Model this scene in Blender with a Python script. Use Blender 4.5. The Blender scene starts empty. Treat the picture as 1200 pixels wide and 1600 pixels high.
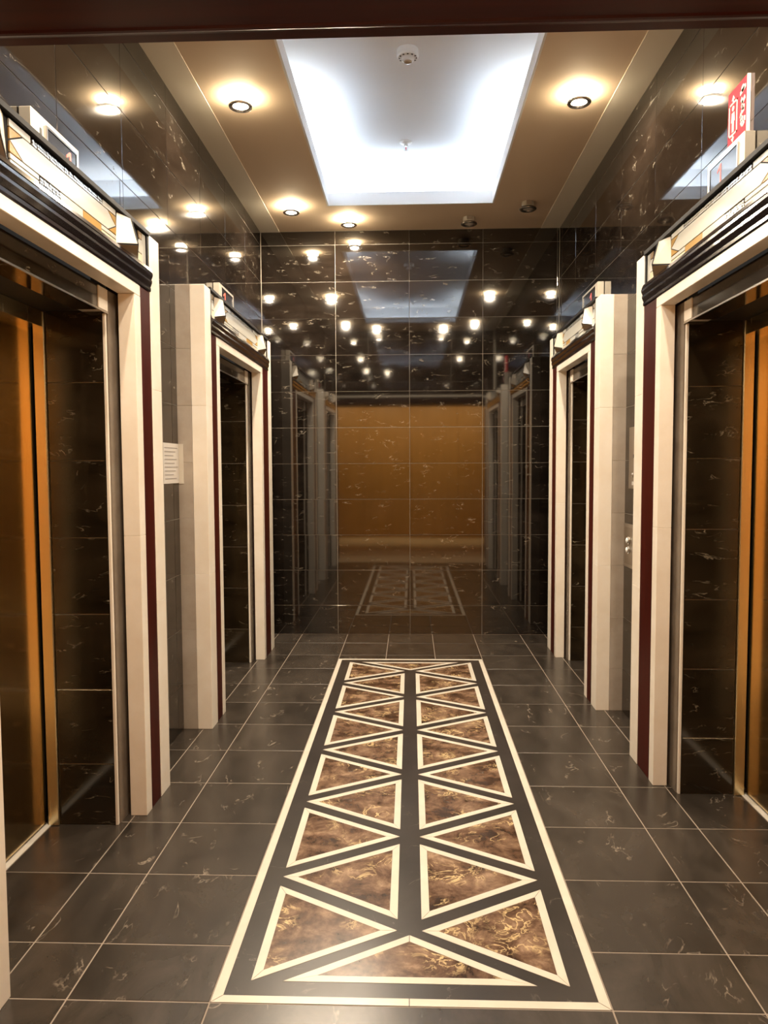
import bpy, bmesh, math, random
from mathutils import Vector, Matrix

random.seed(7)
sc = bpy.context.scene
col = sc.collection

# ------------------------------------------------------------------ camera
YAW, PITCH, ROLL, FPX, EYE = 0.0357049, -0.0599138, -0.0048553, 1175.06, 1.51


def cam_dir(x, y, z):
    """camera-space (right, forward, up) to world, with roll, pitch, yaw"""
    c, s = math.cos(ROLL), math.sin(ROLL)
    x, z = c * x - s * z, s * x + c * z
    c, s = math.cos(PITCH), math.sin(PITCH)
    y, z = c * y - s * z, s * y + c * z
    c, s = math.cos(YAW), math.sin(YAW)
    return Vector((c * x - s * y, s * x + c * y, z))


cam_data = bpy.data.cameras.new('camera')
cam = bpy.data.objects.new('camera', cam_data)
col.objects.link(cam)
cam_data.sensor_fit = 'VERTICAL'
cam_data.sensor_height = 36.0
cam_data.lens = 36.0 * FPX / 1600.0
cam_data.clip_start = 0.02
R_, U_, B_ = cam_dir(1, 0, 0), cam_dir(0, 0, 1), -cam_dir(0, 1, 0)
cam.matrix_world = Matrix(((R_.x, U_.x, B_.x, 0), (R_.y, U_.y, B_.y, 0), (R_.z, U_.z, B_.z, EYE), (0, 0, 0, 1)))
sc.camera = cam

# ------------------------------------------------------------------ world, exposure, light levels
world = bpy.data.worlds.new('world')
sc.world = world
world.use_nodes = True
world.node_tree.nodes['Background'].inputs[0].default_value = (0.9, 0.8, 0.7, 1)
world.node_tree.nodes['Background'].inputs[1].default_value = 0.02
sc.view_settings.view_transform = 'Standard'
sc.view_settings.look = 'None'
sc.view_settings.exposure = 0.55
sc.view_settings.gamma = 1.0
sc.view_settings.use_curve_mapping = False
sc.cycles.use_denoising = True
sc.cycles.max_bounces = 10
sc.cycles.diffuse_bounces = 5
sc.cycles.glossy_bounces = 6
sc.cycles.sample_clamp_indirect = 8.0
sc.cycles.caustics_reflective = False
sc.cycles.caustics_refractive = False

WARM = (1.0, 0.83, 0.62)
DOWN_W = 38.0          # downlight beam
LENS_E = 60.0          # lens glow
DRUM_E = 120.0          # glass drum glow
LED_E = 21.5           # cove strips
LED_C = (0.62, 0.80, 1.0)
CORR_W = 205.0         # corridor wall washers
CORR_C = (1.0, 0.78, 0.43)

# ------------------------------------------------------------------ dimensions (metres)
XL, XR = -1.317, 1.300     # side walls
YF, YB = 1.70, 6.716       # wall with the entrance, far wall
ZC = 3.577                 # ceiling
ZROWS = [0, .263, .583, .902, 1.222, 1.541, 1.861, 2.180, 2.500, 2.820, 3.139, 3.458, ZC]


# ------------------------------------------------------------------ materials
def mat(name, base=(.8, .8, .8), rough=.5, metal=0.0, ior=1.5, emit=None, estr=0.0, coat=0.0):
    m = bpy.data.materials.new(name)
    m.use_nodes = True
    b = m.node_tree.nodes['Principled BSDF']
    b.inputs['Base Color'].default_value = (*base, 1)
    b.inputs['Roughness'].default_value = rough
    b.inputs['Metallic'].default_value = metal
    b.inputs['IOR'].default_value = ior
    if coat:
        b.inputs['Coat Weight'].default_value = coat
        b.inputs['Coat Roughness'].default_value = 0.06
    if emit:
        b.inputs['Emission Color'].default_value = (*emit, 1)
        b.inputs['Emission Strength'].default_value = estr
    return m


class NT:
    def __init__(s, m):
        s.t = m.node_tree
        s.b = s.t.nodes['Principled BSDF']

    def n(s, typ, **kw):
        o = s.t.nodes.new(typ)
        for k, v in kw.items():
            if k in o.inputs.keys():
                o.inputs[k].default_value = v
            else:
                setattr(o, k, v)
        return o

    def l(s, a, b):
        s.t.links.new(a, b)

    def ramp(s, src, stops):
        r = s.n('ShaderNodeValToRGB')
        e = r.color_ramp.elements
        while len(e) < len(stops):
            e.new(0.5)
        for q, (p, c) in zip(e, stops):
            q.position = p
            q.color = (*c, 1) if len(c) == 3 else c
        s.l(src, r.inputs[0])
        return r.outputs[0]

    def math(s, op, a, b=None):
        o = s.n('ShaderNodeMath', operation=op)
        for i, v in enumerate((a, b)):
            if v is None:
                continue
            if isinstance(v, (int, float)):
                o.inputs[i].default_value = v
            else:
                s.l(v, o.inputs[i])
        return o.outputs[0]

    def mix(s, f, a, b):
        o = s.n('ShaderNodeMix', data_type='RGBA')
        for i, v in ((0, f), (6, a), (7, b)):
            if isinstance(v, (int, float)):
                o.inputs[i].default_value = v
            elif isinstance(v, tuple):
                o.inputs[i].default_value = (*v, 1)
            else:
                s.l(v, o.inputs[i])
        return o.outputs[2]


def coords(w, scale=(1, 1, 1)):
    """object coordinates pushed to a new place in the stone for each piece"""
    tc = w.n('ShaderNodeTexCoord')
    oi = w.n('ShaderNodeObjectInfo')
    c = w.n('ShaderNodeCombineXYZ')
    r = oi.outputs['Random']
    w.l(w.math('MULTIPLY', r, 91.0), c.inputs[0])
    w.l(w.math('MULTIPLY', r, 57.0), c.inputs[1])
    w.l(w.math('MULTIPLY', r, 33.0), c.inputs[2])
    a = w.n('ShaderNodeVectorMath', operation='ADD')
    w.l(tc.outputs['Object'], a.inputs[0])
    w.l(c.outputs[0], a.inputs[1])
    m = w.n('ShaderNodeMapping')
    m.inputs['Scale'].default_value = scale
    w.l(a.outputs[0], m.inputs[0])
    return m.outputs[0], r


def marble(name, dark, mid, vein, rough, ior, vscale=1.0, vamt=1.0, bump=0.0, aniso=(1, 1, 1), tilevar=.25):
    """dark polished marble: cloudy ground, short bright broken veins"""
    m = mat(name, dark, rough, 0, ior)
    w = NT(m)
    P, rnd = coords(w, aniso)
    cloud = w.n('ShaderNodeTexNoise', Scale=3.2, Detail=6.0, Roughness=.62, Distortion=.6)
    w.l(P, cloud.inputs['Vector'])
    ground = w.ramp(cloud.outputs[0], [(.32, dark), (.72, mid)])
    vn = w.n('ShaderNodeTexNoise', Scale=4.6 * vscale, Detail=5.0, Roughness=.55, Distortion=.7)
    w.l(P, vn.inputs['Vector'])
    ridge = w.math('ABSOLUTE', w.math('SUBTRACT', vn.outputs[0], .5))
    line = w.ramp(ridge, [(0.0, (1, 1, 1)), (.005, (.5, .5, .5)), (.012, (0, 0, 0))])
    mk = w.n('ShaderNodeTexNoise', Scale=7.5 * vscale, Detail=3.0, Roughness=.6)
    w.l(P, mk.inputs['Vector'])
    mask = w.ramp(mk.outputs[0], [(.54, (0, 0, 0)), (.68, (1, 1, 1))])
    f = w.math('MULTIPLY', w.math('MULTIPLY', line, mask), vamt)
    var = w.math('ADD', w.math('MULTIPLY', w.math('SUBTRACT', rnd, .5), tilevar), 1.0)
    hsv = w.n('ShaderNodeHueSaturation')
    w.l(var, hsv.inputs['Value'])
    w.l(ground, hsv.inputs['Color'])
    w.l(w.mix(f, hsv.outputs[0], vein), w.b.inputs['Base Color'])
    if bump:
        bn = w.n('ShaderNodeTexNoise', Scale=2.2, Detail=1.0)
        w.l(P, bn.inputs['Vector'])
        bp = w.n('ShaderNodeBump', Strength=bump, Distance=.01)
        w.l(bn.outputs[0], bp.inputs['Height'])
        w.l(bp.outputs[0], w.b.inputs['Normal'])
    return m


def brown_marble(name):
    m = mat(name, (.2, .12, .07), .22, 0, 1.5)
    w = NT(m)
    P, rnd = coords(w)
    a = w.n('ShaderNodeTexNoise', Scale=10.0, Detail=8.0, Roughness=.68, Distortion=.35)
    w.l(P, a.inputs['Vector'])
    g = w.ramp(a.outputs[0], [(.36, (.028, .013, .007)), (.47, (.098, .053, .031)), (.57, (.185, .112, .070)), (.68, (.34, .225, .145))])
    b = w.n('ShaderNodeTexNoise', Scale=10.0, Detail=4.0, Roughness=.6, Distortion=1.6)
    w.l(P, b.inputs['Vector'])
    ridge = w.math('ABSOLUTE', w.math('SUBTRACT', b.outputs[0], .5))
    line = w.ramp(ridge, [(0, (1, 1, 1)), (.035, (0, 0, 0))])
    mk = w.n('ShaderNodeTexNoise', Scale=7.0, Detail=3.0)
    w.l(P, mk.inputs['Vector'])
    mask = w.ramp(mk.outputs[0], [(.50, (0, 0, 0)), (.64, (.85, .85, .85))])
    w.l(w.mix(w.math('MULTIPLY', line, mask), g, (.78, .58, .30)), w.b.inputs['Base Color'])
    return m


def cream_stone(name, c1, c2, rough=.3):
    m = mat(name, c1, rough, 0, 1.5)
    w = NT(m)
    P, rnd = coords(w)
    a = w.n('ShaderNodeTexNoise', Scale=6.0, Detail=5.0, Roughness=.6)
    w.l(P, a.inputs['Vector'])
    w.l(w.ramp(a.outputs[0], [(.35, c1), (.7, c2)]), w.b.inputs['Base Color'])
    return m


def wood(name, c1, c2, rough, coat, axis=2, scale=1.0, ior=1.5):
    m = mat(name, c1, rough, 0, ior, coat=coat)
    w = NT(m)
    sc_ = [26 * scale] * 3
    sc_[axis] = 1.6 * scale
    P, rnd = coords(w, tuple(sc_))
    a = w.n('ShaderNodeTexNoise', Scale=1.0, Detail=6.0, Roughness=.6, Distortion=.4)
    w.l(P, a.inputs['Vector'])
    w.l(w.ramp(a.outputs[0], [(.3, c1), (.72, c2)]), w.b.inputs['Base Color'])
    return m


def brushed(name, base, rough, axis=2):
    m = mat(name, base, rough, 1.0)
    w = NT(m)
    s = [160.0] * 3
    s[axis] = 2.0
    P, rnd = coords(w, tuple(s))
    a = w.n('ShaderNodeTexNoise', Scale=1.0, Detail=3.0)
    w.l(P, a.inputs['Vector'])
    w.l(w.math('ADD', w.math('MULTIPLY', a.outputs[0], .07), rough - .035), w.b.inputs['Roughness'])
    return m


M = {}
M['wall_marble'] = marble('wall_marble', (.0035, .0024, .0018), (.014, .010, .0075), (.42, .36, .28), .038, 1.95, vscale=1.6, vamt=.60, aniso=(.7, .7, 2.0))
M['jamb_marble'] = marble('jamb_marble', (.008, .005, .0025), (.032, .021, .011), (.50, .42, .30), .10, 1.7, vscale=1.6, vamt=.6, aniso=(.7, .7, 1.9))
M['floor_marble'] = marble('floor_marble', (.020, .0155, .012), (.054, .043, .034), (.34, .28, .22), .27, 1.48, vscale=.9, vamt=.65, aniso=(1.6, .75, 1))
M['inlay_ground'] = marble('inlay_ground', (.022, .0175, .0145), (.042, .034, .029), (.34, .29, .24), .28, 1.45, vscale=1.2, vamt=.4)
M['brown_marble'] = brown_marble('brown_marble')
M['cream_inlay'] = cream_stone('cream_inlay', (.57, .52, .44), (.65, .595, .505), .28)
M['cream_stone'] = cream_stone('cream_stone', (.86, .77, .65), (.92, .85, .75), .32)
M['gray_stone'] = cream_stone('gray_stone', (.36, .30, .24), (.45, .39, .33), .30)
M['gray_inner'] = cream_stone('gray_inner', (.14, .11, .085), (.20, .165, .13), .25)
M['mahogany'] = wood('mahogany', (.034, .0030, .0012), (.062, .006, .0026), .38, 0, ior=1.25)
M['cornice_wood'] = wood('cornice_wood', (.006, .0035, .005), (.010, .006, .008), .16, .6, axis=1)
M['lintel_wood'] = wood('lintel_wood', (.022, .0018, .0007), (.045, .0042, .0014), .34, 0, axis=0, ior=1.28)
M['golden_wood'] = wood('golden_wood', (.33, .155, .026), (.41, .20, .04), .5, 0, axis=2, scale=.5)
M['bronze'] = brushed('bronze', (.88, .74, .46), .26)
M['door_bronze'] = brushed('door_bronze', (.74, .60, .36), .17)
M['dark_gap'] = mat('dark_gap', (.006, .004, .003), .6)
M['steel'] = mat('steel', (.55, .52, .48), .28, 1.0)
M['chrome'] = mat('chrome', (.75, .73, .70), .12, 1.0)
M['dark_chrome'] = mat('dark_chrome', (.22, .19, .16), .22, 1.0)
M['grout'] = mat('grout', (.44, .40, .34), .7)
M['floor_grout'] = mat('floor_grout', (.26, .21, .165), .7)
M['ceiling_paint'] = mat('ceiling_paint', (.77, .61, .45), .75)
M['band_paint'] = mat('band_paint', (.93, .87, .75), .75)
M['white_paint'] = mat('white_paint', (.86, .86, .87), .7)
M['white_plastic'] = mat('white_plastic', (.86, .85, .83), .35)
M['lens_on'] = mat('lens_on', (1, .9, .75), .3, emit=(1.0, .86, .64), estr=LENS_E)
M['drum_on'] = mat('drum_on', (1, .9, .75), .3, emit=(1.0, .82, .54), estr=DRUM_E)
M['drum_low'] = mat('drum_low', (1, .9, .75), .3, emit=(1.0, .82, .54), estr=DRUM_E * .5)
M['lens_off'] = mat('lens_off', (.50, .47, .42), .15)
M['drum_off'] = mat('drum_off', (.42, .37, .30), .12, coat=.5)
M['led'] = mat('led', (.9, .9, .9), .5, emit=LED_C, estr=LED_E)
M['glass_white'] = mat('glass_white', (.60, .585, .53), .10, 0, 1.38)
M['glass_ivory'] = mat('glass_ivory', (.74, .66, .48), .12, 0, 1.4)
M['glass_amber'] = mat('glass_amber', (.46, .28, .09), .12, 0, 1.4)
M['glass_tan'] = mat('glass_tan', (.40, .29, .18), .12, 0, 1.6)
M['glass_pebble'] = mat('glass_pebble', (.72, .72, .70), .10, .6)
M['facet_cream'] = mat('facet_cream', (.74, .65, .53), .25)
M['lead'] = mat('lead', (.006, .005, .006), .6, 0, 1.3)
M['indicator_metal'] = mat('indicator_metal', (.50, .45, .38), .45, .7)
M['screen'] = mat('screen', (.035, .035, .040), .06, 0, 1.7)
M['digit'] = mat('digit', (.5, .03, .01), .4, emit=(1.0, .10, .04), estr=1.1)
M['dim_digit'] = mat('dim_digit', (.6, .10, .10), .4, emit=(1.0, .10, .08), estr=.12)
M['sign_red'] = mat('sign_red', (.70, .045, .07), .85, 0, 1.2)
M['sign_white'] = mat('sign_white', (.85, .68, .64), .85, 0, 1.2)
M['paper'] = mat('paper', (.60, .56, .52), .6)
M['paper_ink'] = mat('paper_ink', (.30, .27, .25), .7)
M['brushed_plate'] = brushed('brushed_plate', (.42, .38, .33), .30)
M['corridor_paint'] = mat('corridor_paint', (.50, .36, .22), .7)
M['corridor_floor'] = mat('corridor_floor', (.62, .47, .30), .3)

# ------------------------------------------------------------------ builders
WORLD = {}


def place(o, parent, loc):
    WORLD[o.name] = Vector(loc)
    col.objects.link(o)
    if parent is not None:
        o.parent = parent
        o.location = Vector(loc) - WORLD[parent.name]
    else:
        o.location = loc
    return o


def obj(name, bm, material, parent=None, bevel=0.0, smooth=False, kind=None, label=None, seg=1):
    """one mesh object with its origin at the middle of its own bounds"""
    if bevel:
        bmesh.ops.bevel(bm, geom=bm.edges[:], offset=bevel, segments=seg, affect='EDGES', clamp_overlap=True)
    bmesh.ops.recalc_face_normals(bm, faces=bm.faces[:])
    lo = Vector([min(v.co[i] for v in bm.verts) for i in range(3)])
    hi = Vector([max(v.co[i] for v in bm.verts) for i in range(3)])
    c = (lo + hi) / 2
    bmesh.ops.translate(bm, verts=bm.verts[:], vec=-c)
    me = bpy.data.meshes.new(name)
    bm.to_mesh(me)
    bm.free()
    me.materials.append(M[material])
    if smooth:
        for p in me.polygons:
            p.use_smooth = True
    o = bpy.data.objects.new(name, me)
    if kind:
        o['kind'] = kind
    if label:
        o['label'] = label
    return place(o, parent, c)


def empty(name, loc, label=None, cat=None, group=None, kind=None):
    o = bpy.data.objects.new(name, None)
    o.empty_display_size = .05
    if label:
        o['label'] = label
    if cat:
        o['category'] = cat
    if group:
        o['group'] = group
    if kind:
        o['kind'] = kind
    return place(o, None, loc)


def add_box(bm, x0, x1, y0, y1, z0, z1):
    vs = [bm.verts.new((x, y, z)) for z in (z0, z1) for y in (y0, y1) for x in (x0, x1)]
    for f in ((0, 1, 3, 2), (4, 6, 7, 5), (0, 4, 5, 1), (2, 3, 7, 6), (0, 2, 6, 4), (1, 5, 7, 3)):
        bm.faces.new([vs[i] for i in f])
    return vs


def box(*a):
    bm = bmesh.new()
    add_box(bm, *a)
    return bm


def add_prism(bm, pts, ext):
    """closed polygon pts (3-D) pushed along the vector ext"""
    ext = Vector(ext)
    a = [bm.verts.new(p) for p in pts]
    b = [bm.verts.new(Vector(p) + ext) for p in pts]
    bm.faces.new(a)
    bm.faces.new(b[::-1])
    n = len(pts)
    for i in range(n):
        bm.faces.new((a[i], b[i], b[(i + 1) % n], a[(i + 1) % n]))


def prism(pts, ext):
    bm = bmesh.new()
    add_prism(bm, pts, ext)
    return bm


def add_lathe(bm, cx, cy, prof, n=24):
    """profile of (radius, z) spun about the vertical through (cx, cy)"""
    rings = []
    for r, z in prof:
        if r < 1e-6:
            rings.append([bm.verts.new((cx, cy, z))])
        else:
            rings.append([bm.verts.new((cx + r * math.cos(2 * math.pi * k / n), cy + r * math.sin(2 * math.pi * k / n), z)) for k in range(n)])
    for A, B in zip(rings, rings[1:]):
        for k in range(n):
            q = (k + 1) % n
            if len(A) == 1 and len(B) == 1:
                continue
            if len(A) == 1:
                bm.faces.new((A[0], B[k], B[q]))
            elif len(B) == 1:
                bm.faces.new((A[k], B[0], A[q]))
            else:
                bm.faces.new((A[k], B[k], B[q], A[q]))


def lathe(cx, cy, prof, n=24):
    bm = bmesh.new()
    add_lathe(bm, cx, cy, prof, n)
    return bm


def tube_x(cx, cy, cz, prof, n=16):
    """profile of (radius, x offset) spun about the x axis"""
    bm = bmesh.new()
    add_lathe(bm, 0, 0, prof, n)
    for v in bm.verts:
        v.co = Vector((cx + v.co.z, cy + v.co.x, cz + v.co.y))
    return bm


# ------------------------------------------------------------------ floor
floor = obj('floor', box(-1.60, 1.58, YF - .12, YB + .05, -.08, -.0012), 'floor_grout', kind='structure')
XI0, XI1, YI0, YI1 = -.573, .557, 2.022, 5.842       # marble panel set into the floor
GAP = .0022
xs_full = [-1.56, -1.205, -.985, XI0, -.20, .19, XI1, .975, 1.195, 1.54]
ys = [YF - .10, YI0, 2.275, 2.685, 3.09, 3.495, 3.91, 4.32, 4.73, 5.14, 5.55, 5.96, 6.37, YB]
for j in range(len(ys) - 1):
    y0, y1 = ys[j], ys[j + 1]
    for i in range(len(xs_full) - 1):
        x0, x1 = xs_full[i], xs_full[i + 1]
        a0, a1 = y0, y1
        if XI0 - .01 < x0 and x1 < XI1 + .01:
            if a0 >= YI0 - .01 and a1 <= YI1 + .01:
                continue
            if a0 < YI1 < a1:
                a0 = YI1
            if a1 <= YI0 + .01:                # one wide slab in front of the panel
                if i != 3:
                    continue
                x1 = XI1
        t = obj('floor_tile', box(x0 + GAP, x1 - GAP, a0 + GAP, a1 - GAP, -.012, 0), 'floor_marble', floor, bevel=.0012)
        t.rotation_euler = (random.uniform(-.0012, .0012), random.uniform(-.0012, .0012), 0)

panel = obj('inlay_panel', box(XI0 + .001, XI1 - .001, YI0 + .001, YI1 - .001, -.012, -.0008), 'inlay_ground', floor)
XC = (XI0 + XI1) / 2


def strip(pts, zt=.0):
    return prism([(x, y, -.006) for x, y in pts], (0, 0, .006 + zt))


def frame_strips(outer, inner, name='cream_strip'):
    n = len(outer)
    for k in range(n):
        q = (k + 1) % n
        c = [Vector(p) for p in (outer[k], outer[q], inner[q], inner[k])]
        m_ = sum(c, Vector((0, 0))) / 4
        c = [m_ + (p - m_) * (1 - .0012 / max((p - m_).length, .02)) for p in c]
        obj(name, strip([tuple(p) for p in c]), 'cream_inlay', panel)


def inset(tri, d):
    """polygon moved inwards by d on each side"""
    n = len(tri)
    P = [Vector(p) for p in tri]
    cen = sum(P, Vector((0, 0))) / n
    out = []
    for k in range(n):
        a, b, c = P[k - 1], P[k], P[(k + 1) % n]
        def line(p, q):
            e = (q - p).normalized()
            nn = Vector((-e.y, e.x))
            if (cen - p).dot(nn) < 0:
                nn = -nn
            return p + nn * d, e
        p1, e1 = line(a, b)
        p2, e2 = line(b, c)
        cr = e1.x * e2.y - e1.y * e2.x
        t = ((p2 - p1).x * e2.y - (p2 - p1).y * e2.x) / cr
        out.append(tuple(p1 + e1 * t))
    return out


def inlay_triangle(tri, d=.0275):
    inn = inset(tri, d)
    frame_strips(tri, inn)
    i2 = inset(tri, d + .0008)
    obj('marble_triangle', strip(i2), 'brown_marble', panel)


o4 = [(XI0 + .002, YI0 + .002), (XC, YI0 + .002), (XI1 - .002, YI0 + .002), (XI1 - .002, YI1 - .002), (XI0 + .002, YI1 - .002)]
W_ = .031
i4 = [(XI0 + W_, YI0 + W_), (XC, YI0 + W_), (XI1 - W_, YI0 + W_), (XI1 - W_, YI1 - W_), (XI0 + W_, YI1 - W_)]
frame_strips(o4, i4)
TB0, TBL, TP = 2.116, .503, .6252
for s in (-1, 1):
    xo, xi = XC + s * .467, XC + s * .040
    for k in range(6):
        b = TB0 + k * TP
        inlay_triangle([(xo, b), (xo, b + TBL), (xi, b + TBL / 2)])
        if k < 5:
            c = b + TBL + (TP - TBL) / 2
            inlay_triangle([(xi, c - TBL / 2), (xi, c + TBL / 2), (xo, c)])
inlay_triangle([(XC - .373, TB0), (XC + .373, TB0), (XC, TB0 + .228)])
ye = TB0 + 5 * TP + TBL
inlay_triangle([(XC - .373, ye), (XC + .373, ye), (XC, ye - .228)])

# ------------------------------------------------------------------ portals: where each stands
# side, outer y0, outer y1, inner y0, inner y1, name of the place
PORTALS = [
    (-1, 1.72, 3.465, 2.03, 3.15, 'near_left'),
    (-1, 4.232, 6.215, 4.545, 5.80, 'far_left'),
    (1, 2.00, 3.895, 2.33, 3.515, 'near_right'),
    (1, 4.615, 6.262, 4.93, 5.905, 'far_right'),
]
ZP = 2.535          # top of the pilasters
TH = .010           # marble cladding thickness


def cut(rect, hole):
    """rectangle (a0,a1,z0,z1) minus a hole: the pieces that stay"""
    a0, a1, z0, z1 = rect
    h0, h1, k0, k1 = hole
    if a1 <= h0 or a0 >= h1 or z1 <= k0 or z0 >= k1:
        return [rect]
    out = []
    if a0 < h0:
        out.append((a0, h0, z0, z1))
    if a1 > h1:
        out.append((h1, a1, z0, z1))
    m0, m1 = max(a0, h0), min(a1, h1)
    if z0 < k0:
        out.append((m0, m1, z0, k0))
    if z1 > k1:
        out.append((m0, m1, k1, z1))
    return out


def side_wall(s):
    X = XL if s < 0 else XR
    holes = [(p[1] + .01, p[2] - .01, -.1, ZP - .03) for p in PORTALS if p[0] == s]
    bm = bmesh.new()
    rects = [(YF - .08, YB + .12, 0, ZC + .30)]
    for h in holes:
        rects = [q for r in rects for q in cut(r, h)]
    for a0, a1, z0, z1 in rects:
        add_box(bm, min(X + s * .0025, X + s * .12), max(X + s * .0025, X + s * .12), a0, a1, z0, z1)
    w = obj('wall_left' if s < 0 else 'wall_right', bm, 'grout', kind='structure')
    ylines = [YF + .002]
    y = YB - .645 * 8
    while y < YB - .01:
        if y > YF + .05:
            ylines.append(y)
        y += .645
    ylines.append(YB - .002)
    for j in range(len(ZROWS) - 1):
        for i in range(len(ylines) - 1):
            rr = [(ylines[i], ylines[i + 1], ZROWS[j], ZROWS[j + 1])]
            for h in holes:
                rr = [q for r in rr for q in cut(r, h)]
            for a0, a1, z0, z1 in rr:
                if a1 - a0 < .02 or z1 - z0 < .02:
                    continue
                g = .0014
                t = obj('wall_tile', box(min(X, X + s * TH), max(X, X + s * TH), a0 + g, a1 - g, z0 + g, z1 - g), 'wall_marble', w, bevel=.001)
                t.rotation_euler = (0, random.uniform(-.0016, .0016), random.uniform(-.0012, .0012))
    return w


side_wall(-1)
side_wall(1)

# far wall
wb = obj('wall_back', box(XL - .02, XR + .02, YB + .0025, YB + .12, -.05, ZC + .30), 'grout', kind='structure')
xl_ = [XL + .002, -.660, -.008, .636, 1.281, XR - .002]
ROWTILT = {6: .0080, 5: .0012, 10: .0032, 9: -.0030, 3: -.0020, 8: .001}
for j in range(len(ZROWS) - 1):
    for i in range(len(xl_) - 1):
        g = .0011
        if xl_[i + 1] - xl_[i] < .03:
            g = .001
        t = obj('wall_tile', box(xl_[i] + g, xl_[i + 1] - g, YB, YB + TH, ZROWS[j] + g, ZROWS[j + 1] - g), 'wall_marble', wb, bevel=.001)
        if xl_[i + 1] - xl_[i] > .05:
            t.rotation_euler = (ROWTILT.get(j, 0) + random.uniform(-.0007, .0007), 0, random.uniform(-.0010, .0010))

# wall with the entrance, behind the viewer's plane
OPX, OPZ = 1.16, 2.50
bm = bmesh.new()
add_box(bm, XL - .10, XR + .10, YF - .07, YF - .0025, OPZ, ZC + .30)
add_box(bm, XL - .10, -OPX, YF - .07, YF - .0025, 0, OPZ)
add_box(bm, OPX, XR + .10, YF - .07, YF - .0025, 0, OPZ)
wf = obj('wall_front', bm, 'grout', kind='structure')
for j in range(len(ZROWS) - 1):
    for i in range(len(xl_) - 1):
        for a0, a1, z0, z1 in cut((xl_[i], xl_[i + 1], ZROWS[j], ZROWS[j + 1]), (-OPX - .03, OPX + .03, -.1, OPZ + .03)):
            if a1 - a0 < .02 or z1 - z0 < .02:
                continue
            obj('wall_tile', box(a0 + .0014, a1 - .0014, YF - TH, YF, z0 + .0014, z1 - .0014), 'wall_marble', wf, bevel=.001)

# ------------------------------------------------------------------ ceiling with a lit tray
TX0, TX1, TY0, TY1 = -.648, .650, 2.42, 6.065
bm = bmesh.new()
for a in ((XL, TX0, YF, YB), (TX1, XR, YF, YB), (TX0, TX1, YF, TY0), (TX0, TX1, TY1, YB)):
    add_box(bm, a[0], a[1], a[2], a[3], ZC, ZC + .02)
ceiling = obj('ceiling', bm, 'ceiling_paint', kind='structure')
ZT = ZC + .30
CV = .20                                       # cove depth behind the rim
bm = bmesh.new()
add_box(bm, TX0 - CV, TX1 + CV, TY0 - CV, TY1 + CV, ZT, ZT + .03)
obj('tray_ceiling', bm, 'white_paint', ceiling)
bm = bmesh.new()
add_box(bm, TX0 - CV - .02, TX0 - CV, TY0 - CV, TY1 + CV, ZC + .02, ZT)
add_box(bm, TX1 + CV, TX1 + CV + .02, TY0 - CV, TY1 + CV, ZC + .02, ZT)
add_box(bm, TX0 - CV, TX1 + CV, TY0 - CV - .02, TY0 - CV, ZC + .02, ZT)
add_box(bm, TX0 - CV, TX1 + CV, TY1 + CV, TY1 + CV + .02, ZC + .02, ZT)
obj('cove_wall', bm, 'white_paint', ceiling)
RH = .095
for a in ((TX0 - .008, TX0 + .004, TY0 - .008, TY1 + .008), (TX1 - .004, TX1 + .008, TY0 - .008, TY1 + .008), (TX0 + .004, TX1 - .004, TY0 - .008, TY0 + .004), (TX0 + .004, TX1 - .004, TY1 - .004, TY1 + .008)):
    obj('tray_rim', box(*a, ZC - .003, ZC + RH), 'white_paint', ceiling)
ym = 4.24
for a in ((TX0 - .12, TX0 - .095, ym + .45, TY1 - .02), (TX0 - .12, TX0 - .095, TY0 + .02, ym - 1.0),
          (TX1 + .095, TX1 + .12, ym + .45, TY1 - .02), (TX1 + .095, TX1 + .12, TY0 + .02, ym - 1.0),
          (TX0 + .02, TX1 - .02, TY1 + .095, TY1 + .12), (TX0 + .02, TX1 - .02, TY0 - .12, TY0 - .095)):
    obj('cove_light', box(*a, ZC + .035, ZC + .060), 'led', ceiling)
obj('ceiling_band', box(XL, -1.145, YF, YB, ZC - .003, ZC), 'band_paint', ceiling)
obj('ceiling_band', box(1.135, XR, YF, YB, ZC - .003, ZC), 'band_paint', ceiling)

# ------------------------------------------------------------------ entrance woodwork
trim = empty('trim_1', (0, 1.4, 0), kind='structure')
bm = bmesh.new()
prof = [(1.02, 2.3920), (1.545, 2.3920), (1.550, 2.3890), (1.558, 2.3890), (1.598, 2.4085), (1.603, 2.4095), (1.632, 2.4100), (1.634, 2.50), (1.69, 2.50), (1.69, 2.62), (1.02, 2.62)]
lint = [(-1.30, -.95), (-.946, .944), (.948, 1.30)]
for x0, x1 in lint:
    obj('lintel_board', prism([(x0, y, z) for y, z in prof[:2] + [(1.545, 2.60), (1.02, 2.60)]], (x1 - x0, 0, 0)), 'lintel_wood', trim)
obj('lintel_moulding', prism([(-1.30, y, z) for y, z in prof[1:9] + [(1.69, 2.60), (1.545, 2.60)]], (2.6, 0, 0)), 'lintel_wood', trim)
for s in (-1, 1):
    obj('entrance_jamb', box(min(s * 1.20, s * 1.32), max(s * 1.20, s * 1.32), 1.02, 1.625, 0, 2.36), 'lintel_wood', trim)

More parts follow.
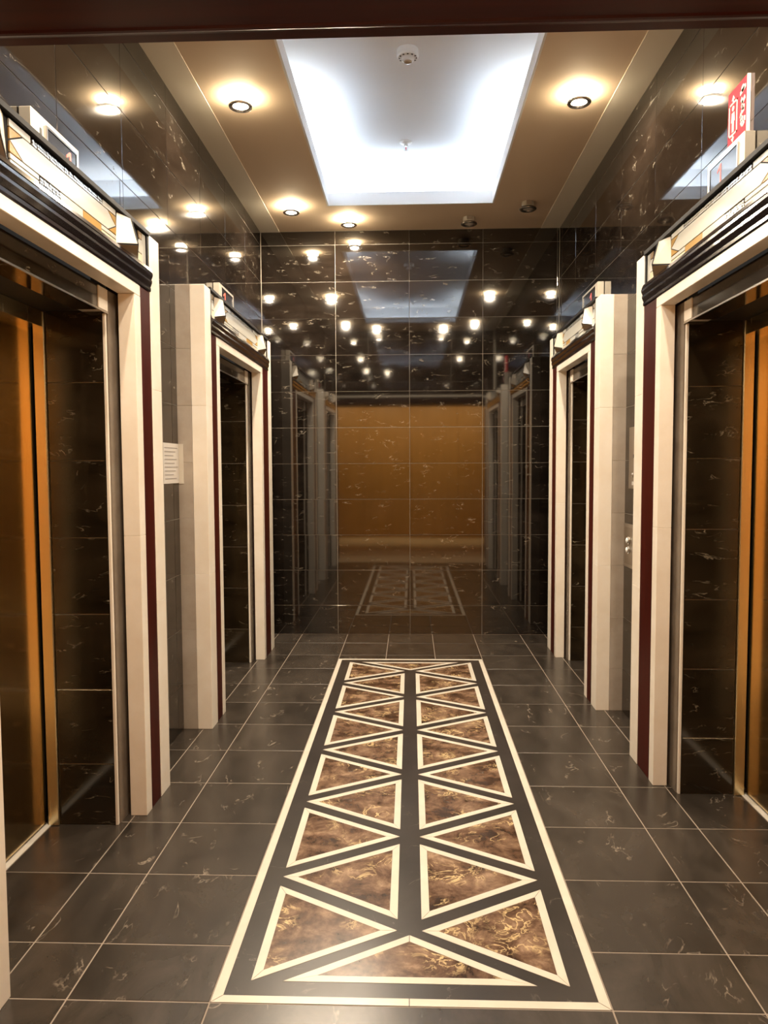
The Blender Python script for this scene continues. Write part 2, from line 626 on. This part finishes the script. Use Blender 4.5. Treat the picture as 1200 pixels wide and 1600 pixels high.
# ------------------------------------------------------------------ corridor the photograph is taken from
fc = obj('floor_corridor', box(-3.0, 3.0, -2.6, YF - .12, -.08, -.002), 'corridor_floor', kind='structure')
wc = obj('wall_corridor', box(-3.0, 3.0, -2.72, -2.6, -.05, 3.3), 'golden_wood', kind='structure')
for k in range(6):
    obj('wood_panel', box(-3 + k * 1.0 + .004, -2 + k * 1.0 - .004, -2.6, -2.585, .08, 3.0), 'golden_wood', wc, bevel=.002)
bm = bmesh.new()
add_box(bm, -3.1, -3.0, -2.7, YF - .06, 0, 3.2)
obj('wall_corridor_left', bm, 'corridor_paint', kind='structure')
obj('wall_corridor_right', box(3.0, 3.1, -2.7, YF - .06, 0, 3.2), 'corridor_paint', kind='structure')
bm = bmesh.new()
add_box(bm, -3.0, -1.33, .95, 1.02, 0, 3.0)
add_box(bm, 1.33, 3.0, .95, 1.02, 0, 3.0)
add_box(bm, -1.33, 1.33, .95, 1.02, 2.62, 3.0)
obj('wall_corridor_front', bm, 'corridor_paint', kind='structure')
cc = obj('ceiling_corridor', box(-3.0, 3.0, -2.7, 1.0, 3.0, 3.1), 'ceiling_paint', kind='structure')
for x in (-1.6, -.55, .55, 1.6):
    obj('wall_washer', lathe(x, -1.25, [(0, 2.985), (.055, 2.985), (.075, 2.972), (.085, 3.0), (0, 3.0)], 20), 'steel', cc, smooth=True)
    ld = bpy.data.lights.new('wall_washer_lamp', 'SPOT')
    ld.energy = CORR_W
    ld.color = CORR_C
    ld.spot_size = math.radians(120)
    ld.spot_blend = .8
    ld.shadow_soft_size = .05
    lo = bpy.data.objects.new('wall_washer_lamp', ld)
    lo.rotation_euler = (-math.radians(42), 0, 0)
    place(lo, cc, (x, -1.25, 2.955))


# ------------------------------------------------------------------ elevator surrounds and doors
def portal(s, o0, o1, i0, i1, place_, label, door_n):
    W = -XL if s < 0 else XR
    F = .167 if s < 0 else .160           # how far the face stands off the wall

    def X(u):
        return s * (W - u)

    def B(u0, u1, y0, y1, z0, z1):
        a, b = X(u0), X(u1)
        return box(min(a, b), max(a, b), y0, y1, z0, z1)

    def PZ(pts, y0, y1):
        """profile of (u, z) run along y"""
        return prism([(X(u), y0, z) for u, z in pts], (0, y1 - y0, 0))

    root = empty('elevator_surround', (X(0), (o0 + o1) / 2, 0), label, 'door surround')
    PW = .125
    n0, n1 = o0 + PW, o1 - PW             # between the pilasters
    for y0, y1, near in ((o0, n0, 1), (n1, o1, 0)):
        zr = [z_ for z_ in ZROWS if z_ < 2.3] + [ZP]
        for za, zb in zip(zr, zr[1:]):
            obj('stone_band', B(-.10, F * .49, y0, y1, za, zb - .0004), 'gray_stone', root, bevel=.0012)
        for za, zb in ((0, .902), (.902, 1.861), (1.861, ZP)):
            obj('pilaster', B(F * .49 + .001, F, y0, y1, za, zb - .0004), 'cream_stone', root, bevel=.0014)
    zh = 2.285
    obj('wood_strip', B(.02, F - .002, n0, i0 - .065, 0, zh), 'mahogany', root, bevel=.002)
    obj('wood_strip', B(.02, F - .002, i1 + .065, n1, 0, zh), 'mahogany', root, bevel=.002)
    # inner stone frame: two jambs and a head
    for y0, y1 in ((i0 - .065, i0), (i1, i1 + .065)):
        for za, zb in ((0, 1.222), (1.222, 2.2384)):
            obj('frame_jamb', B(.095, F, y0, y1, za, zb - .0004), 'cream_stone', root, bevel=.0014)
    obj('frame_head', B(.095, F, i0 - .065, i1 + .065, 2.239, zh), 'cream_stone', root, bevel=.002)
    # inner grey return and its light edge
    m0, m1 = i0 + .09, i1 - .09
    for y0, y1, e0, e1 in ((i0 - .05, m0 - .016, m0 - .015, m0), (m1 + .016, i1 + .05, m1, m1 + .015)):
        obj('inner_jamb', B(.030, .080, y0, y1, 0, 2.238), 'gray_inner', root, bevel=.001)
        obj('edge_strip', B(.064, .075, e0, e1, 0, 2.139), 'cream_stone', root, bevel=.001)
    # marble head and corner blocks
    obj('marble_lintel', B(-.02, .078, m0 + .075, m1 - .075, 2.140, 2.238), 'jamb_marble', root, bevel=.001)
    obj('lintel_edge', B(.0785, .083, m0 - .015, m1 + .015, 2.139, 2.146), 'steel', root)
    for y0 in (m0 - .015, m1 - .074):
        obj('corner_block', B(-.02, .0825, y0, y0 + .089, 2.147, 2.237), 'cream_stone', root, bevel=.002)
    # deep returns of the recess, laid in marble courses
    dd = -.225                              # plane of the doors
    for y0, y1 in ((m0 - .03, m0 - .001), (m1 + .001, m1 + .03)):
        for z0, z1 in zip(ZROWS[:8], ZROWS[1:8] + [2.18]):
            z1 = min(z1, 2.20)
            if z1 - z0 < .05:
                continue
            obj('marble_tile', B(-.172, .063, y0, y1, z0 + .0018, z1 - .0018), 'jamb_marble', root, bevel=.0008)
        obj('return_backing', B(-.174, .055, y0 + .004, y1 - .004, 0, 2.19), 'grout', root)
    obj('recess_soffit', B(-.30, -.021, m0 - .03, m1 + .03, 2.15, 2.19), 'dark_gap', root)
    # cornice
    f0 = F
    cor = [(.02, 2.287), (f0 + 0.000, 2.287), (f0 + 0.003, 2.292), (f0 + 0.003, 2.304), (f0 + 0.000, 2.306), (f0 + 0.002, 2.309), (f0 + 0.009, 2.326),
           (f0 + 0.009, 2.336), (f0 + 0.005, 2.338), (f0 + 0.007, 2.341), (f0 + 0.013, 2.356), (f0 + 0.013, 2.366), (f0 + 0.010, 2.368), (f0 + 0.011, 2.372), (f0 + 0.003, 2.390), (.02, 2.390)]
    obj('cornice', PZ(cor, n0 - .004, n1 + .004), 'cornice_wood', root)
    # art glass frieze
    z0, z1 = 2.391, 2.527
    fr = obj('frieze', B(.02, F - .014, n0 + .001, n1 - .001, z0, z1), 'lead', root)
    obj('frieze_cap', B(.0, F + .004, n0 - .002, n1 + .002, z1 + .001, z1 + .022), 'lead', root, bevel=.002)
    for e0, e1 in ((n0 + .001, n0 + .020), (n1 - .020, n1 - .001)):
        obj('frieze_edge', B(F - .013, F - .002, e0, e1, z0, z1), 'lead', fr)
    L = n1 - n0
    hz = z1 - z0
    ug = F - .0135

    def Y(a, side):
        return n0 + a if side == 0 else n1 - a

    def pane(pts, side, material, th=.005, name='glass_piece', shrink=.0022):
        c = [Vector((Y(a, side), z0 + t * hz)) for a, t in pts]
        c = inset([tuple(q) for q in c], shrink)
        a = X(ug)
        return obj(name, prism([(a, y, z) for y, z in c], (-s * th, 0, 0)), material, fr)

    for side in (0, 1):
        # narrow uprights at the end
        pane([(.020, .02), (.062, .02), (.062, .98), (.020, .98)], side, 'glass_white')
        pane([(.062, .02), (.135, .02), (.120, .30), (.062, .30)], side, 'glass_ivory')
        pane([(.062, .30), (.118, .30), (.095, .74), (.062, .74)], side, 'glass_white')
        pane([(.062, .74), (.095, .74), (.110, .98), (.062, .98)], side, 'glass_tan')
        # faceted prism standing off the panel
        a0, a1, ap = .135, .345, .255
        P = {'bl': (a0, .03), 'br': (a1, .03), 'tl': (.100, .98), 'tr': (.345, .98)}
        def V(a, t, u):
            return (X(u), Y(a, side), z0 + t * hz)
        b0, pk = ug, ug + .046
        lo_l, lo_r = V(.110, .05, b0), V(.345, .05, b0)
        up_l, up_r = V(.140, .98, b0), V(.330, .98, b0)
        tip, low = V(.245, .98, b0 + .026), V(.225, .27, pk)
        bm = bmesh.new()
        v = [bm.verts.new(q) for q in (lo_l, lo_r, up_r, up_l, tip, low)]
        for f in ((0, 5, 4, 3), (5, 1, 2, 4), (3, 4, 2), (0, 1, 5), (0, 3, 2, 1)):
            bm.faces.new([v[q] for q in f])
        obj('glass_prism', bm, 'facet_cream', fr)
        bm = bmesh.new()
        e_ = .0015
        q0, q1, q2 = V(.118, .045, b0 + .004), V(.338, .045, b0 + .004), V(.225, .245, pk + e_ - .004)
        add_prism(bm, [q0, q1, q2], (0, 0, -.002))
        obj('prism_underside', bm, 'glass_tan', fr)
        bm = bmesh.new()
        d_ = -s * .0015
        for p_, q_ in ((low, tip), (low, lo_r), (low, lo_l)):
            p_, q_ = Vector(p_), Vector(q_)
            t_ = (q_ - p_).normalized()
            n_ = Vector((1, 0, 0)).cross(t_).normalized() * .0030
            add_prism(bm, [p_ - n_, p_ + n_, q_ + n_, q_ - n_], (d_ * 1.6, 0, 0))
        obj('prism_seam', bm, 'lead', fr)
    c0, c1 = .352, L - .352               # the long centre panel
    Lc = c1 - c0

    def q(f):
        return c0 + f * Lc
    pane([(q(.0), .52), (q(.10), .26), (q(.90), .26), (q(1.), .52), (q(.90), .80), (q(.10), .80)], 0, 'glass_white')
    for sd in (0, 1):
        pane([(c0, .26), (c0 + .10 * Lc, .26), (c0, .52)], sd, 'glass_amber')
        pane([(c0, .52), (c0 + .10 * Lc, .80), (c0, .80)], sd, 'glass_amber')
    # upper and lower border pieces
    pane([(q(0), .80), (q(.16), .80), (q(.16), .98), (q(0), .98)], 0, 'glass_white')
    pane([(q(.84), .80), (q(1), .80), (q(1), .98), (q(.84), .98)], 0, 'glass_white')
    pane([(q(0), .02), (q(.22), .02), (q(.22), .13), (q(0), .13)], 0, 'glass_white')
    pane([(q(0), .13), (q(.22), .13), (q(.22), .26), (q(0), .26)], 0, 'glass_white')
    pane([(q(.40), .02), (q(.62), .02), (q(.62), .26), (q(.40), .26)], 0, 'glass_white')
    pane([(q(.62), .02), (q(.82), .02), (q(.82), .26), (q(.62), .26)], 0, 'glass_amber')
    pane([(q(.82), .13), (q(1), .13), (q(1), .26), (q(.82), .26)], 0, 'glass_white')
    pane([(q(.82), .02), (q(1), .02), (q(1), .13), (q(.82), .13)], 0, 'glass_ivory')
    # pebbled mosaic bands: hundreds of chips, too small to pick apart
    rng = random.Random(int(o0 * 100))
    for f0_, f1_, t0_, t1_ in ((.17, .83, .81, .97), (.23, .39, .03, .25)):
        bm = bmesh.new()
        a = q(f0_)
        while a < q(f1_):
            t = t0_
            da = .0115
            while t < t1_ - .03:
                dt = .07
                c_ = [(a + da * (.5 + .45 * math.cos(k * math.pi / 3 + rng.random())), t + dt * (.5 + .45 * math.sin(k * math.pi / 3))) for k in range(6)]
                ang = [rng.uniform(0, 1)] * 6
                c_ = [(a + da * .5 + da * .47 * math.cos(k * math.pi / 3 + ang[0]), t + dt * .5 + dt * .47 * math.sin(k * math.pi / 3 + ang[0])) for k in range(6)]
                h_ = rng.uniform(.003, .006)
                add_prism(bm, [(X(ug), Y(p_[0], 0), z0 + p_[1] * hz) for p_ in c_], (-s * h_, 0, 0))
                t += dt
            a += da
        obj('glass_mosaic', bm, 'glass_pebble', fr, kind='stuff')

    # ---- the elevator door itself
    door = empty('door_%d' % door_n, (X(dd), (m0 + m1) / 2, 0), kind='structure')
    mid = (m0 + m1) / 2
    # metal frame set proud of the marble on both sides and above
    for y0, y1 in ((m0 - .012, m0 + .014), (m1 - .014, m1 + .012)):
        obj('door_frame', B(dd + .004, -.174, y0, y1, 0, 2.149), 'bronze', door, bevel=.003)
    obj('door_head', B(dd - .02, -.178, m0 + .0145, m1 - .0145, 2.085, 2.149), 'bronze', door, bevel=.002)
    for y0, y1 in ((m0 + .004, mid - .0015), (mid + .0015, m1 - .004)):
        obj('door_panel', B(dd - .035, dd - .004, y0, y1, .012, 2.120), 'door_bronze', door, bevel=.003)
    obj('door_sill', B(dd - .03, dd + .016, m0 - .012, m1 + .012, -.004, .004), 'cream_stone', door)
    obj('shaft_lining', B(dd - .06, dd - .04, m0 - .10, m1 + .10, 0, 2.25), 'dark_gap', door)
    return root


portal(*PORTALS[0], 'cream stone and mahogany elevator surround at the left wall, closest to the entrance', 1)
portal(*PORTALS[1], 'cream stone elevator surround on the left wall beside the far wall, behind a paper notice', 2)
portal(*PORTALS[2], 'cream stone and mahogany elevator surround under the red sign on the right wall', 3)
portal(*PORTALS[3], 'cream stone elevator surround on the right wall, just beyond the steel call panels', 4)


# ------------------------------------------------------------------ downlights
def downlight(x, y, on, label, group=None, level=1.0):
    r = empty('downlight', (x, y, ZC), label, 'ceiling light', group)
    z = ZC
    obj('glass_drum', lathe(x, y, [(0, z), (.048, z), (.050, z - .004), (.050, z - .036), (.046, z - .040), (0, z - .040)], 28), ('drum_on' if level == 1 else 'drum_low') if on else 'drum_off', r, smooth=False)
    ring = [(.041, z - .041), (.056, z - .041), (.066, z - .047), (.067, z - .056), (.060, z - .061), (.047, z - .060), (.041, z - .054), (.041, z - .041)]
    obj('ring', lathe(x, y, ring, 32), 'chrome' if on else 'dark_chrome', r, smooth=True)
    obj('lens', lathe(x, y, [(0, z - .0405), (.0405, z - .0405), (.0405, z - .052), (.03, z - .055), (0, z - .057)], 28), 'lens_on' if on else 'lens_off', r, smooth=True)
    if not on:
        obj('clip', box(x - .02, x + .02, y - .056, y - .050, z - .03, z - .004), 'chrome', r, bevel=.001)
    if on:
        ld = bpy.data.lights.new('downlight_lamp', 'AREA')
        ld.shape = 'DISK'
        ld.size = .07
        ld.energy = DOWN_W * level
        ld.color = WARM
        place(bpy.data.objects.new('downlight_lamp', ld), r, (x, y, z - .0585))


downlight(-.945, 4.30, True, 'lit round downlight midway along the left ceiling side, the largest there')
downlight(.940, 4.34, True, 'lit round downlight right of the ceiling tray, the only one glowing there')
downlight(-.940, 6.06, True, 'lit round downlight by the far left corner of the ceiling tray')
downlight(-.510, 6.39, True, 'lit round downlight between the ceiling tray and the far wall')
downlight(.490, 6.41, False, 'unlit downlight with dark ring between the ceiling tray and the far wall')
downlight(.925, 6.07, False, 'unlit downlight with dark drum by the far right corner of the ceiling tray')
G = 'downlights above the entrance'
for x, y, w_ in ((-.940, 2.44, 'leftmost'), (-.510, 2.10, 'second from left'), (.490, 2.10, 'third from left'), (.925, 2.44, 'rightmost')):
    downlight(x, y, True, 'lit downlight above the entrance, mirrored in the far wall, %s of the four' % w_, G, .6)

# ------------------------------------------------------------------ smoke detector and sprinkler on the tray ceiling
x, y, z = -.010, 4.43, ZT
sd = empty('smoke_detector', (x, y, z), 'white round smoke detector on the lit tray ceiling, nearer the entrance', 'smoke detector')
obj('base', lathe(x, y, [(0, z), (.060, z), (.062, z - .004), (.062, z - .036), (.056, z - .044), (.030, z - .046), (0, z - .046)], 32), 'white_plastic', sd)
obj('sensor_cage', lathe(x, y, [(.036, z - .046), (.033, z - .060), (.026, z - .066), (.020, z - .066), (.020, z - .046)], 28), 'white_plastic', sd)
bm = bmesh.new()
for k in range(12):
    a = k * math.pi / 6
    c, s_ = math.cos(a), math.sin(a)
    p = [(x + c * .0445 - s_ * w, y + s_ * .0445 + c * w, z - .0462) for w in (-.005, .005)]
    p2 = [(x + c * .052 - s_ * w, y + s_ * .052 + c * w, z - .0452) for w in (.005, -.005)]
    add_prism(bm, p + p2, (0, 0, -.0012))
obj('smoke_slot', bm, 'dark_gap', sd)
obj('sensor_cap', lathe(x, y, [(0, z - .060), (.0225, z - .060), (.024, z - .068), (.018, z - .073), (0, z - .074)], 24), 'glass_tan', sd, smooth=True)

x, y = -.028, 5.65
sp = empty('fire_sprinkler', (x, y, z), 'small chrome fire sprinkler head on the lit tray ceiling', 'sprinkler')
obj('escutcheon', lathe(x, y, [(0, z), (.046, z), (.044, z - .005), (.022, z - .012), (0, z - .012)], 28), 'white_plastic', sp, smooth=True)
obj('body', lathe(x, y, [(0, z - .012), (.014, z - .012), (.014, z - .026), (.008, z - .030), (0, z - .030)], 16), 'chrome', sp)
bm = bmesh.new()
for k in (-1, 1):
    add_prism(bm, [(x + k * .012, y - .003, z - .026), (x + k * .015, y - .003, z - .026), (x + k * .011, y - .003, z - .052), (x + k * .004, y - .003, z - .060), (x + k * .004, y - .003, z - .055), (x + k * .009, y - .003, z - .048)], (0, .006, 0))
obj('yoke', bm, 'chrome', sp)
obj('bulb', lathe(x, y, [(0, z - .030), (.003, z - .032), (.004, z - .042), (.003, z - .054), (0, z - .056)], 10), 'sign_red', sp, smooth=True)
obj('deflector', lathe(x, y, [(0, z - .058), (.006, z - .058), (.016, z - .061), (.016, z - .063), (0, z - .064)], 16), 'chrome', sp)


# ------------------------------------------------------------------ floor indicators over the elevators
def indicator(s, y0, y1, z0, z1, label, digit_y, far=False, dim=False):
    W = -XL if s < 0 else XR

    def B(u0, u1, a0, a1, b0, b1):
        p, q_ = s * (W - u0), s * (W - u1)
        return box(min(p, q_), max(p, q_), a0, a1, b0, b1)
    r = empty('floor_indicator', (s * W, (y0 + y1) / 2, z0), label, 'floor indicator')
    T = .045
    obj('housing', B(.001, T, y0, y1, z0, z1), 'indicator_metal', r, bevel=.003)
    if far:
        a0, a1 = y0 + .12 * (y1 - y0), y1 - .12 * (y1 - y0)
    else:
        a0, a1 = y0 + .30 * (y1 - y0), y1 - .08 * (y1 - y0)
    if s > 0 and not far:
        a0, a1 = y0 + .16 * (y1 - y0), y1 - .10 * (y1 - y0)
    obj('screen', B(T - .004, T + .0015, a0, a1, z0 + .03, z1 - .028), 'screen', r, bevel=.001)
    for b0, b1, c0_, c1_ in ((a0 - .008, a0, z0 + .022, z1 - .020), (a1, a1 + .008, z0 + .022, z1 - .020), (a0, a1, z1 - .028, z1 - .020), (a0, a1, z0 + .022, z0 + .030)):
        obj('bezel', B(T, T + .004, b0, b1, c0_, c1_), 'chrome', r)
    if not far and s < 0:
        obj('slot', B(T - .002, T + .001, y0 + .16 * (y1 - y0), y0 + .20 * (y1 - y0), z0 + .03, z1 - .045), 'dark_gap', r)
    # the digit 1 on the display: stem and flag
    zb, zt = z0 + .045, z1 - .040
    X0 = s * (W - T - .0016)
    w = .012 if not far else .016
    dy = digit_y
    sg = 1 if s < 0 else -1               # reading direction runs away from the viewer on the left wall
    bm = bmesh.new()
    pts = [(dy - sg * w * .5, zb), (dy + sg * w * .5, zb), (dy + sg * w * .5, zt), (dy - sg * w * .3, zt), (dy - sg * w * 2.6, zt - .020), (dy - sg * w * 2.6, zt - .029), (dy - sg * w * .5, zt - .016)]
    add_prism(bm, [(X0, a, b) for a, b in pts], (-s * .001, 0, 0))
    obj('digit', bm, 'dim_digit' if dim else 'digit', r)


indicator(-1, 2.56, 2.925, 2.575, 2.728, 'metal floor indicator with a red figure 1 over the nearer elevator on the left wall', 2.845)
indicator(-1, 5.06, 5.46, 2.590, 2.745, 'small metal floor indicator with red figure over the far left elevator', 5.20, far=True)
indicator(1, 2.95, 3.30, 2.590, 2.765, 'metal floor indicator box directly under the red sign', 3.16, dim=True)
indicator(1, 5.17, 5.62, 2.590, 2.745, 'small metal floor indicator over the far elevator on the right wall', 5.34, far=True, dim=True)

# ------------------------------------------------------------------ red sign on the right wall
y0, y1, z0, z1 = 3.010, 3.180, 2.777, 3.000
sx = XR - .001
sg = empty('wall_sign', (XR, (y0 + y1) / 2, z0), 'red rectangular sign with white elevator symbol and vertical lettering on the right wall', 'sign')
obj('board', box(sx - .012, sx, y0, y1, z0, z1), 'sign_red', sg, bevel=.001)
obj('side_edge', box(sx - .0125, sx, y0 - .006, y0 - .0003, z0, z1), 'sign_white', sg)


def flat(name, polys, material='sign_white'):
    """shapes in sign space: a across (0 at the far edge), b up, both 0..1"""
    bm = bmesh.new()
    for p in polys:
        add_prism(bm, [(sx - .0122, y1 - a * (y1 - y0), z0 + b * (z1 - z0)) for a, b in p], (-.001, 0, 0))
    obj(name, bm, material, sg)


def rect(a0, a1, b0, b1):
    return [(a0, b0), (a1, b0), (a1, b1), (a0, b1)]


def disc(a, b, r, n=12, k=.76):
    return [(a + r * math.cos(2 * math.pi * i / n), b + r * k * math.sin(2 * math.pi * i / n)) for i in range(n)]


flat('car_outline', [rect(.06, .11, .20, .78), rect(.47, .52, .20, .78), rect(.06, .52, .20, .235), rect(.06, .52, .745, .78)])
flat('rider_figure', [disc(.29, .67, .06), [(.22, .60), (.36, .60), (.39, .44), (.35, .44), (.34, .54), (.34, .26), (.30, .26), (.29, .42), (.28, .26), (.24, .26), (.24, .54), (.23, .44), (.19, .44)]])
flat('arrow_mark', [[(.29, .90), (.20, .82), (.265, .82), (.265, .78), (.315, .78), (.315, .82), (.38, .82)], [(.29, .08), (.20, .16), (.265, .16), (.265, .20), (.315, .20), (.315, .16), (.38, .16)]])


def stroke(pts, w):
    out = []
    for (a0, b0), (a1, b1) in zip(pts, pts[1:]):
        d = Vector((a1 - a0, b1 - b0))
        n = Vector((-d.y, d.x)).normalized() * w
        out.append([(a0 + n.x, b0 + n.y), (a0 - n.x, b0 - n.y), (a1 - n.x, b1 - n.y), (a1 + n.x, b1 + n.y)])
    return out


flat('lettering', [disc(.80, .84, .085)] + stroke([(.66, .78), (.78, .80), (.94, .84)], .035)
     + stroke([(.72, .68), (.80, .60), (.92, .66)], .04) + stroke([(.80, .62), (.76, .52), (.90, .50)], .045)
     + stroke([(.88, .48), (.74, .44), (.70, .36), (.82, .32)], .045) + stroke([(.72, .30), (.80, .22), (.90, .26), (.92, .34)], .045))

# ------------------------------------------------------------------ paper notice by the far elevator on the left
nt = empty('paper_notice', (XL, 4.1, 1.42), 'grey printed paper notice stuck on the left wall between the two elevators', 'notice')
bm = bmesh.new()
add_box(bm, XL + .001, XL + .003, 3.965, 4.228, 1.425, 1.645)
obj('sheet', bm, 'paper', nt)
obj('folded_edge', box(XL + .001, XL + .030, 4.2285, 4.2310, 1.420, 1.645), 'cream_inlay', nt, label='cream strip bent round on to the stone band')
for k in range(9):
    zz = 1.622 - k * .021
    obj('print_line', box(XL + .003, XL + .0036, 3.985, 4.205 - (k * 37 % 5) * .018, zz - .005, zz), 'paper_ink', nt)

# ------------------------------------------------------------------ call panels on the right wall
cp = empty('key_panel', (XR, 4.42, 1.36), 'tall steel key switch panel on the right wall above the call buttons', 'control panel')
obj('plate', box(XR - .008, XR - .0005, 4.325, 4.515, 1.375, 1.735), 'brushed_plate', cp, bevel=.0015)
obj('lower_plate', box(XR - .011, XR - .008, 4.345, 4.495, 1.385, 1.545), 'brushed_plate', cp, bevel=.001)
obj('key_switch', tube_x(XR - .011, 4.42, 1.455, [(0, -.008), (.012, -.008), (.014, -.004), (.014, 0), (0, 0)]), 'chrome', cp, smooth=True)
obj('keyhole', box(XR - .0088, XR - .0078, 4.414, 4.426, 1.555, 1.575), 'dark_gap', cp)
obj('printed_square', box(XR - .0118, XR - .0108, 4.405, 4.435, 1.398, 1.418), 'paper', cp)
cb = empty('call_button_panel', (XR, 4.48, .90), 'steel elevator call panel with two round buttons, low on the right wall', 'control panel')
obj('plate', box(XR - .010, XR - .0005, 4.370, 4.590, .905, 1.165), 'steel', cb, bevel=.002)
obj('inset_face', box(XR - .0115, XR - .010, 4.395, 4.565, .925, 1.145), 'brushed_plate', cb)
for zz in (1.012, 1.068):
    b_ = obj('button_ring', tube_x(XR - .0115, 4.48, zz, [(0, 0), (.024, 0), (.024, -.006), (.020, -.009), (0, -.009)], 20), 'chrome', cb, smooth=True)
    obj('button', tube_x(XR - .0205, 4.48, zz, [(0, 0), (.017, 0), (.016, -.005), (.008, -.008), (0, -.008)], 20), 'white_plastic', b_, smooth=True)
